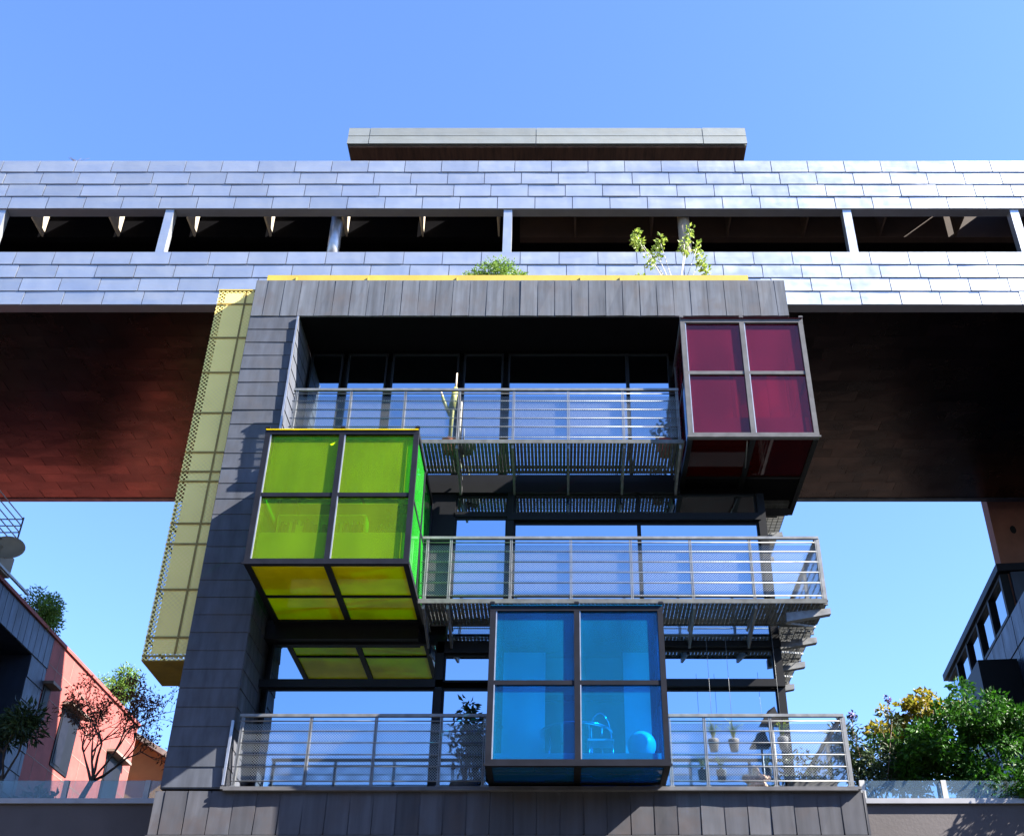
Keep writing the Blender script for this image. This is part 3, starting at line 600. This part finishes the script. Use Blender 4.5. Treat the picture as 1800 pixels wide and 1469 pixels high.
# ================================================================== TERRACE walls left and right
for nm, a, b, lbw, lbg, posts in (('terrace_wall', -40, -5.9, 'grey rendered terrace wall with pale coping left of the tower', 'glass balustrade on the left terrace wall below the bare tree', [-.0]),
                                  ('terrace_wall', 4.7, 40, 'grey rendered terrace wall with pale coping right of the tower', 'glass balustrade on the right terrace wall below the leafy tree', [])):
    w = thing(nm, lbw, 'wall', ((a + b)/2, 20, -1.6)); q = MB(); q.box(a, b, 20.0, 20.3, -1.6, 5.27); q.build('wall_face', M['wall'], w)
    q = MB(); q.box(a, b, 19.94, 20.34, 5.275, 5.36); q.build('coping', M['coping'], w)
    gl = thing('glass_balustrade', lbg, 'balustrade', ((a + b)/2, 20.1, 5.36))
    x = (-8.6 if a < 0 else 5.25) - (1.42*8 if a < 0 else 0)
    end = -6 if a < 0 else 18
    while x < end:
        q = MB(); q.box(x - .045, x + .045, 20.06, 20.12, 5.362, 5.70); q.build('post', M['white'], gl)
        q = MB(); q.box(x + .05, x + 1.37, 20.085, 20.10, 5.365, 5.70); q.build('pane', M['clear'], gl); x += 1.42
q = MB(); q.face([(-60, 20.35, 5.25), (TX0, 20.35, 5.25), (TX0, 60, 5.25), (-60, 60, 5.25)]); q.face([(4.6, 20.35, 5.25), (60, 20.35, 5.25), (60, 60, 5.25), (4.6, 60, 5.25)])
tag(q.build('terrace_floor', M['terrace']), 'paved raised terrace behind the walls', 'terrace', kind='structure')

# ================================================================== LEFT RED BUILDING
LX = -14.6; LZ = 12.85; YC, YE = 31.0, 38.8
lb = thing('red_building', 'salmon red rendered block with a blue black clad front part, left of the tower', 'building', (LX, 30, 5.25))
q = MB(); q.box(LX - 12, LX, YC, YE, -1.6, LZ)
holes = [(32.6, 33.9, 9.7, 11.45), (36.6, 38.0, 9.7, 11.3), (31.05, 31.5, 10.6, 11.5)]
wl = q.build('wall', M['clay'], lb)
q = MB()
for k in range(9): z = 5.3 + k*.85; q.box(LX + .001, LX + .006, YC, YE, z, z + .02)
for k in range(8): y = YC + .6 + k*1.02; q.box(LX + .001, LX + .005, y, y + .015, 5.3 + (k % 2)*.85, LZ)
q.build('wall_joints', M['rooftile'], wl)
for y0, y1, z0, z1 in holes:
    q = MB(); q.box(LX - .02, LX + .03, y0, y1, z0, z1); q.box(LX + .031, LX + .035, y0 + .08, y1 - .08, z0 + .08, z1 - .08); f = q.build('window', M['dark'], lb)
    q = MB(); q.box(LX + .036, LX + .045, y0 + .1, (y0+y1)/2 - .03, z0 + .1, z1 - .1); q.build('pane', M['frame'], f)
    q = MB(); q.box(LX, LX + .3, y0 - .1, y1 + .1, z1, z1 + .08); q.build('hood', M['rooftile'], f)
q = MB(); q.box(LX - 12, LX - .01, 18.0, YC - .01, 11.93, LZ); q.box(LX - 12, LX - .01, 29.9, YC - .01, -1.6, 11.93)
panels(q, (LX - .01, 18, 11.93), (0, 1, 0), (0, 0, 1), (1, 0, 0), 13, LZ - 11.93 - .02, .36, .9, gap=.02, t0=.01, t1=.03)
panels(q, (LX - .01, 29.9, 5.3), (0, 1, 0), (0, 0, 1), (1, 0, 0), 1.1, 6.6, .9, .6, gap=.02, t0=.01, t1=.03)
q.build('clad_wall', M['blueclad'], lb)
q = MB(); q.box(LX - 12, LX + .06, 18.0, YE + .05, LZ, LZ + .10); q.build('roof', M['clay'], lb)
q = MB(); q.box(LX - 12, LX - 1.6, 18.0, 29.89, -1.6, 11.92); q.build('recessed_wall', M['dark'], lb)  # darkness of the opening put into a near-black wall colour
q = MB(); q.box(LX - .6, LX - .3, 28.0, 29.0, 9.2, 10.6); q.build('shutter', M['white'], lb)
# penthouse terrace on it, railing and dish
zz = LZ + .1
q = MB(); q.box(LX - 6, LX + .18, 22, 27.2, zz, zz + .55); q.box(LX - 6, LX - .6, 22, 26.6, zz + .56, zz + 1.6); ph = q.build('penthouse', M['cream'], lb)
q = MB()
for k in range(6): q.tube([(LX + .1, 22, zz + .75 + k*.2), (LX + .1, 27.2, zz + .75 + k*.2)], .016, 6); q.tube([(LX - 1.2, 27.2, zz + .75 + k*.2), (LX + .1, 27.2, zz + .75 + k*.2)], .016, 6)
for y in (23.6, 25.4, 27.2): q.tube([(LX + .1, y, zz + .5), (LX + .1, y, zz + 1.8)], .025, 6)
q.tube([(LX - 1.2, 27.2, zz + .5), (LX - 1.2, 27.2, zz + 1.8)], .025, 6); q.build('terrace_railing', M['galv'], ph)
q = MB(); q.beam((LX + .3, 24.5, zz - .05), (LX + .4, 28.0, zz - .1), .06, .06); q.build('awning_arm', M['white'], ph)
t = thing('satellite_dish', 'beige satellite dish fixed to the penthouse railing at the left edge', 'satellite dish', (LX + .25, 26.4, zz + .2))
q = MB(); q.lathe((0, 0, 0), [(.02, 0), (.2, .03), (.36, .1), (.42, .16), (.41, .18), (.35, .12), (.2, .05), (.01, .03)], 28)
bmesh.ops.rotate(q.bm, verts=q.bm.verts, cent=(0, 0, 0), matrix=Matrix.Rotation(R(65), 3, 'X') @ Matrix.Rotation(R(20), 3, 'Y')); bmesh.ops.translate(q.bm, verts=q.bm.verts, vec=(LX + .30, 26.5, zz + .42)); q.build('dish', M['cream'], t)
q = MB(); q.tube([(LX + .15, 26.7, zz + .3), (LX + .28, 26.6, zz + .45)], .025, 6); q.build('arm', M['galv'], t)
def rooftop_shrub(c, r, n, label, m, size=.11):
    t = thing('roof_shrub', label, 'shrub', c); c = Vector(c); cs = [(c + Vector((random.uniform(-.3, .3)*r, random.uniform(-1, 1)*r, random.uniform(.3, 1.1)*r)), (.45*r, .5*r, .45*r)) for _ in range(8)]
    q = MB(); leafmesh(q, cs, n, size, elong=2.8); q.build('foliage', M[m], t)
    q = MB()
    for p, _ in cs: q.tube([c, p], .02, 5, .006)
    q.build('stem', M['bark'], t)
rooftop_shrub((LX - .3, 30.3, zz), 0.8, 3600, 'bright green shrub on the red roof edge next to the penthouse', 'leaf_bush')
rooftop_shrub((LX - .2, 36.8, zz), 0.9, 3600, 'olive green shrub on the far end of the red roof', 'leaf_bush')

# unseen red block, added so the soffit mirrors sunlit red
q = MB(); q.box(-46, -19.5, 42, 60, -1.6, 14.5); o = q.build('soffit_reflector', M['clay']); tag(o, 'unseen salmon red block added to redden the soffit reflection', 'building')
for lbl, (a, b_, c, d, h) in (('unseen dark brick block added opposite the tower to cut low skylight', (-40, 40, -34, -22, 12.5)),
        ('unseen dark brick block added on the sunny side to cut low skylight', (34, 46, -20, 18, 13.0)), ('unseen dark brick block added on the shaded side to cut low skylight', (-46, -30, -20, 16, 15.0))):
    t = thing('skylight_block', lbl, 'building', ((a + b_)/2, (c + d)/2, -1.6)); q = MB(); q.box(a, b_, c, d, -1.6, h); q.build('wall', M['court'], t)  # out of view; added to keep low skylight off the shaded faces
    q = MB(); q.box(a - .2, b_ + .2, c - .2, d + .2, h + .001, h + .25); q.build('roof', M['rooftile'], t)
t = thing('added_hedge', 'unseen dark hedge along the foot of the salmon wall', 'added_hedge', (LX + .6, 34.8, 5.25))  # out of view; put in to darken what the front soffit mirrors
q = MB(); leafmesh(q, [((LX + .6, 31 + .35*k, 5.6 + .8*j), (.5, .5, .7)) for k in range(23) for j in range(4)], 9000, .24, elong=1.6); q.build('foliage', M['leaf_dark'], t)
# gabled ochre house
t = thing('gabled_house', 'small ochre house with a dark gable roof between the red block and tower', 'building', (-19.2, 50, -1.6))
hx0, hx1, hy, hz = -21.6, -17.8, 50.0, 13.4; px_, pz_ = -18.75, 15.95
def prism(q, pts, y0, y1):
    a = [q.bm.verts.new((x, y0, z)) for x, z in pts]; b = [q.bm.verts.new((x, y1, z)) for x, z in pts]; n = len(pts)
    q.bm.faces.new(a); q.bm.faces.new(b[::-1])
    for k in range(n): q.bm.faces.new([a[k], b[k], b[(k+1) % n], a[(k+1) % n]])
q = MB(); prism(q, [(hx0, -1.6), (hx1 + .9, -1.6), (hx1 + .9, 14.9), (px_, pz_), (hx0, 13.7)], hy, hy + 9); q.build('wall', M['orange'], t)
q = MB(); prism(q, [(hx0 - .3, 13.65), (px_, pz_ + .02), (px_, pz_ + .25), (hx0 - .3, 13.9)], hy - .5, hy + 9.3); prism(q, [(px_ + .001, pz_ + .02), (hx1 + 1.3, 14.7), (hx1 + 1.3, 14.95), (px_ + .001, pz_ + .25)], hy - .5, hy + 9.3); q.build('roof', M['rooftile'], t)

# ================================================================== RIGHT BUILDINGS
t = thing('brown_building', 'tall rust brown rendered wall rising behind the bridge at the right edge', 'building', (16, 29.5, -1.6))
q = MB(); q.box(12.6, 24, 29.5, 29.9, -1.6, 22); wl = q.build('wall', M['rust'], t)
def ellipse(q, x, z, rx, rz, y):
    vs = [q.bm.verts.new((x + rx*math.cos(a), y, z + rz*math.sin(a))) for a in [2*math.pi*k/16 for k in range(16)]]; q.bm.faces.new(vs[::-1])
for e_ in ((13.18, 15.6, .09, .13), (13.75, 13.9, .12, .45)): q = MB(); ellipse(q, *e_, 29.49); q.build('vent_hole', M['dark'], wl)
t = thing('clad_wing', 'blue black panel clad wing with a strip of windows at the right edge', 'building', (13, 33, 5.25))
A = Vector((12.50, 29.4, 0)); B = Vector((13.40, 37.9, 0)); U = (B - A).normalized(); Nn = Vector((-U.y, U.x, 0)); L = (B - A).length
def wedge(q, a0, a1, d0, d1, z0, z1):    # box along the angled wall: a along, d outwards
    P = lambda a, d, z: A + U*a + Nn*d + Vector((0, 0, z))
    q.hexa([P(a0, d0, z0), P(a0, d1, z0), P(a1, d1, z0), P(a1, d0, z0), P(a0, d0, z1), P(a0, d1, z1), P(a1, d1, z1), P(a1, d0, z1)])
q = MB(); wedge(q, -6, L, -6, 0, -1.6, 12.9); wedge(q, 0, L, -6, -.25, 12.9, 14.2)
O = A + Vector((0, 0, 5.3)) + Nn*.001; panels(q, O, U, (0, 0, 1), Nn, L, 7.58, 1.25, .95, shift=.4, gap=.03, t0=.01, t1=.03)
O2 = O - U*6; panels(q, O2, U, (0, 0, 1), Nn, 5.98, 7.58, 1.25, .95, shift=.4, gap=.03, t0=.01, t1=.03)
q.build('clad_wall', M['blueclad'], t)
q = MB(); wedge(q, -.1, L + .12, -6, .12, 14.2, 14.42); q.build('roof', M['frame'], t)
a = 0.1
for k in range(5):
    w_ = (L - .2)/5; q = MB(); wedge(q, a, a + .16, -.2, .03, 12.91, 14.19); wedge(q, a + .16, a + w_, -.2, .02, 12.91, 13.0); wedge(q, a + .16, a + w_, -.2, .02, 14.1, 14.19)
    f = q.build('window', M['dark'], t); q = MB(); wedge(q, a + .17, a + w_ - .02, -.1, -.08, 13.0, 14.1); q.build('pane', M['glass'], f); a += w_
q = MB(); wedge(q, .2, 2.6, .05, 1.1, 10.3, 11.7); q.build('projecting_box', M['dark'], t)

# ================================================================== TREES
def limb(q, p, d, L, r, depth, tips, spread=.6, rnd=random):
    pts = [p]; cur = Vector(p); dd = Vector(d).normalized()
    for k in range(3):
        dd = (dd + Vector((rnd.gauss(0, .12), rnd.gauss(0, .12), rnd.gauss(.03, .1)))).normalized(); cur = cur + dd*L/3; pts.append(cur.copy())
    q.tube(pts, r, 6 if depth < 2 else 4, r*.6, cap=False)
    if depth == 0: tips.append(cur); return
    for k in range(rnd.choice((2, 3, 3))):
        nd = (dd + Vector((rnd.gauss(0, spread), rnd.gauss(0, spread), rnd.gauss(.1, spread*.7)))).normalized()
        limb(q, pts[-1] if k < 2 else pts[-2], nd, L*rnd.uniform(.6, .82), r*.6, depth-1, tips, spread, rnd)
rt = random.Random(11)
t = thing('bare_tree', 'nearly bare tree with thin brown twigs in front of the salmon wall', 'tree', (-9.05, 21.6, 5.25))
q = MB(); tips = []; q.tube([(-9.05, 21.6, 5.25), (-8.95, 21.6, 5.7), (-8.8, 21.6, 6.1)], .07, 8, .05)
for d in ((.25, 0, 1), (-.5, .1, .8), (.9, .1, .6), (.5, -.3, .9), (-.15, .3, 1)): limb(q, Vector((-8.8, 21.6, 6.1)), d, .72, .032, 4, tips, .48, rt)
q.build('trunk', M['bark'], t); q = MB(); leafmesh(q, [(p, (.09, .09, .09)) for p in tips], 3200, .075, elong=2.6, rnd=rt); q.build('foliage', M['leaf_dry'], t)
t = thing('dark_tree', 'dark evergreen tree with long leaves at the left edge above the terrace wall', 'tree', (-10.3, 21.3, 5.25))
q = MB(); tips = []; q.tube([(-10.3, 21.3, 5.25), (-10.35, 21.3, 6.0)], .08, 8, .06)
for d in ((.2, 0, 1), (-.5, .1, 1), (-.8, .1, .5), (0, -.3, 1)): limb(q, Vector((-10.35, 21.3, 6.0)), d, .55, .03, 2, tips, .5, rt)
q.build('trunk', M['bark'], t); q = MB(); leafmesh(q, [(p, (.28, .28, .22)) for p in tips], 3000, .17, elong=3.6, rnd=rt); q.build('foliage', M['leaf_dark'], t)

t = thing('leafy_tree', 'large leafy green tree spilling over the right terrace balustrade', 'tree', (8.6, 21.2, 5.25))
q = MB(); cl = []
for x, z, r in ((7.0, 7.35, .42), (7.6, 7.7, .5), (8.3, 7.55, .55), (7.3, 6.7, .6), (8.2, 6.7, .7), (9.2, 7.3, .6), (9.1, 6.4, .7), (10.0, 6.9, .7), (10.6, 7.5, .6), (10.4, 6.1, .6), (6.55, 6.75, .42), (6.4, 6.2, .42), (7.4, 6.05, .45), (8.3, 5.75, .35), (9.3, 5.6, .35), (8.6, 5.45, .22), (11.3, 6.8, .8), (6.75, 7.1, .3)):
    z -= .62 if z > 7 else .2
    q.tube([(8.6, 21.3, 5.25), (8.6 + (x - 8.6)*.35, 21.25, 5.9 if z > 5.9 else 5.6), (x, 21.0, z)], .06, 6, .012)
    for k in range(15):
        cl.append(((x + rt.gauss(0, r*.55), 21.0 + rt.gauss(0, .45) - (.5 if z < 5.8 else 0), z + rt.gauss(0, r*.45)), (.24, .24, .17)))
q.build('trunk', M['bark'], t); q = MB(); leafmesh(q, cl, 34000, .12, elong=2.4, rnd=rt); q.build('crown', M['leaf'], t)
t = thing('oleander_shrub', 'dark narrow leaved shrub with violet blooms between the railing and leafy tree', 'shrub', (5.7, 20.9, 5.25))
q = MB(); cl = []
for k in range(16):
    e = Vector((rt.uniform(4.9, 6.3), 20.9 + rt.uniform(-.2, .3), rt.uniform(5.8, 7.0))); q.tube([(5.7, 20.9, 5.25), (5.7 + (e.x - 5.7)*.4, 20.9, 5.7), e], .016, 5, .005); cl.append((e, (.17, .17, .22))); cl.append((e.lerp(Vector((5.7, 20.9, 5.4)), .35), (.18, .18, .22)))
q.build('stem', M['bark'], t); q = MB(); leafmesh(q, cl, 2400, .14, elong=4.2, rnd=rt); q.build('foliage', M['leaf_dark'], t)
for c in ((5.45, 20.8, 7.12), (6.15, 20.8, 7.42)):
    q = MB(); q.tube([(c[0] - .05, 20.85, c[2] - .5), c], .006, 4); q.build('stalk', M['bark'], t); q = MB(); leafmesh(q, [(c, (.05, .05, .04))], 26, .07, elong=1.3, rnd=rt); q.build('flower', M['flower'], t)
for c, r, n, lbl in (((7.3, 22.3, 5.25), .42, 1100, 'golden yellow tree behind the leafy tree below the window strip'), ((6.6, 22.3, 5.25), .35, 700, 'smaller golden yellow tree peeking out left of the leafy tree')):
    t = thing('golden_tree', lbl, 'tree', c); top = 8.0 if r > .4 else 7.5
    q = MB(); cl = []
    for k in range(22):
        e = Vector((c[0] + rt.gauss(0, r*.85), c[1] + rt.gauss(0, .3), top + rt.gauss(-.28, r*.45))); q.tube([c, (c[0], c[1], top - 1.3), e], .05, 6, .008); cl.append((e, (.15, .13, .08)))
    q.build('trunk', M['bark'], t); q = MB(); leafmesh(q, cl, n, .12, elong=1.5, rnd=rt); q.build('crown', M['leaf_gold'], t)
t = thing('weed_tuft', 'thin dry weed growing on the bridge roof edge at the upper left', 'plant', (-12.0, 20.1, BZ3))
q = MB()
for k in range(12): a = rt.uniform(-1, 1); q.tube([(-12.0, 20.1, BZ3), (-12.0 + a*.12, 20.1, BZ3 + .12), (-12.0 + a*.3, 20.1, BZ3 + rt.uniform(.12, .25))], .006, 4, .003)
q.build('stem', M['bark'], t)
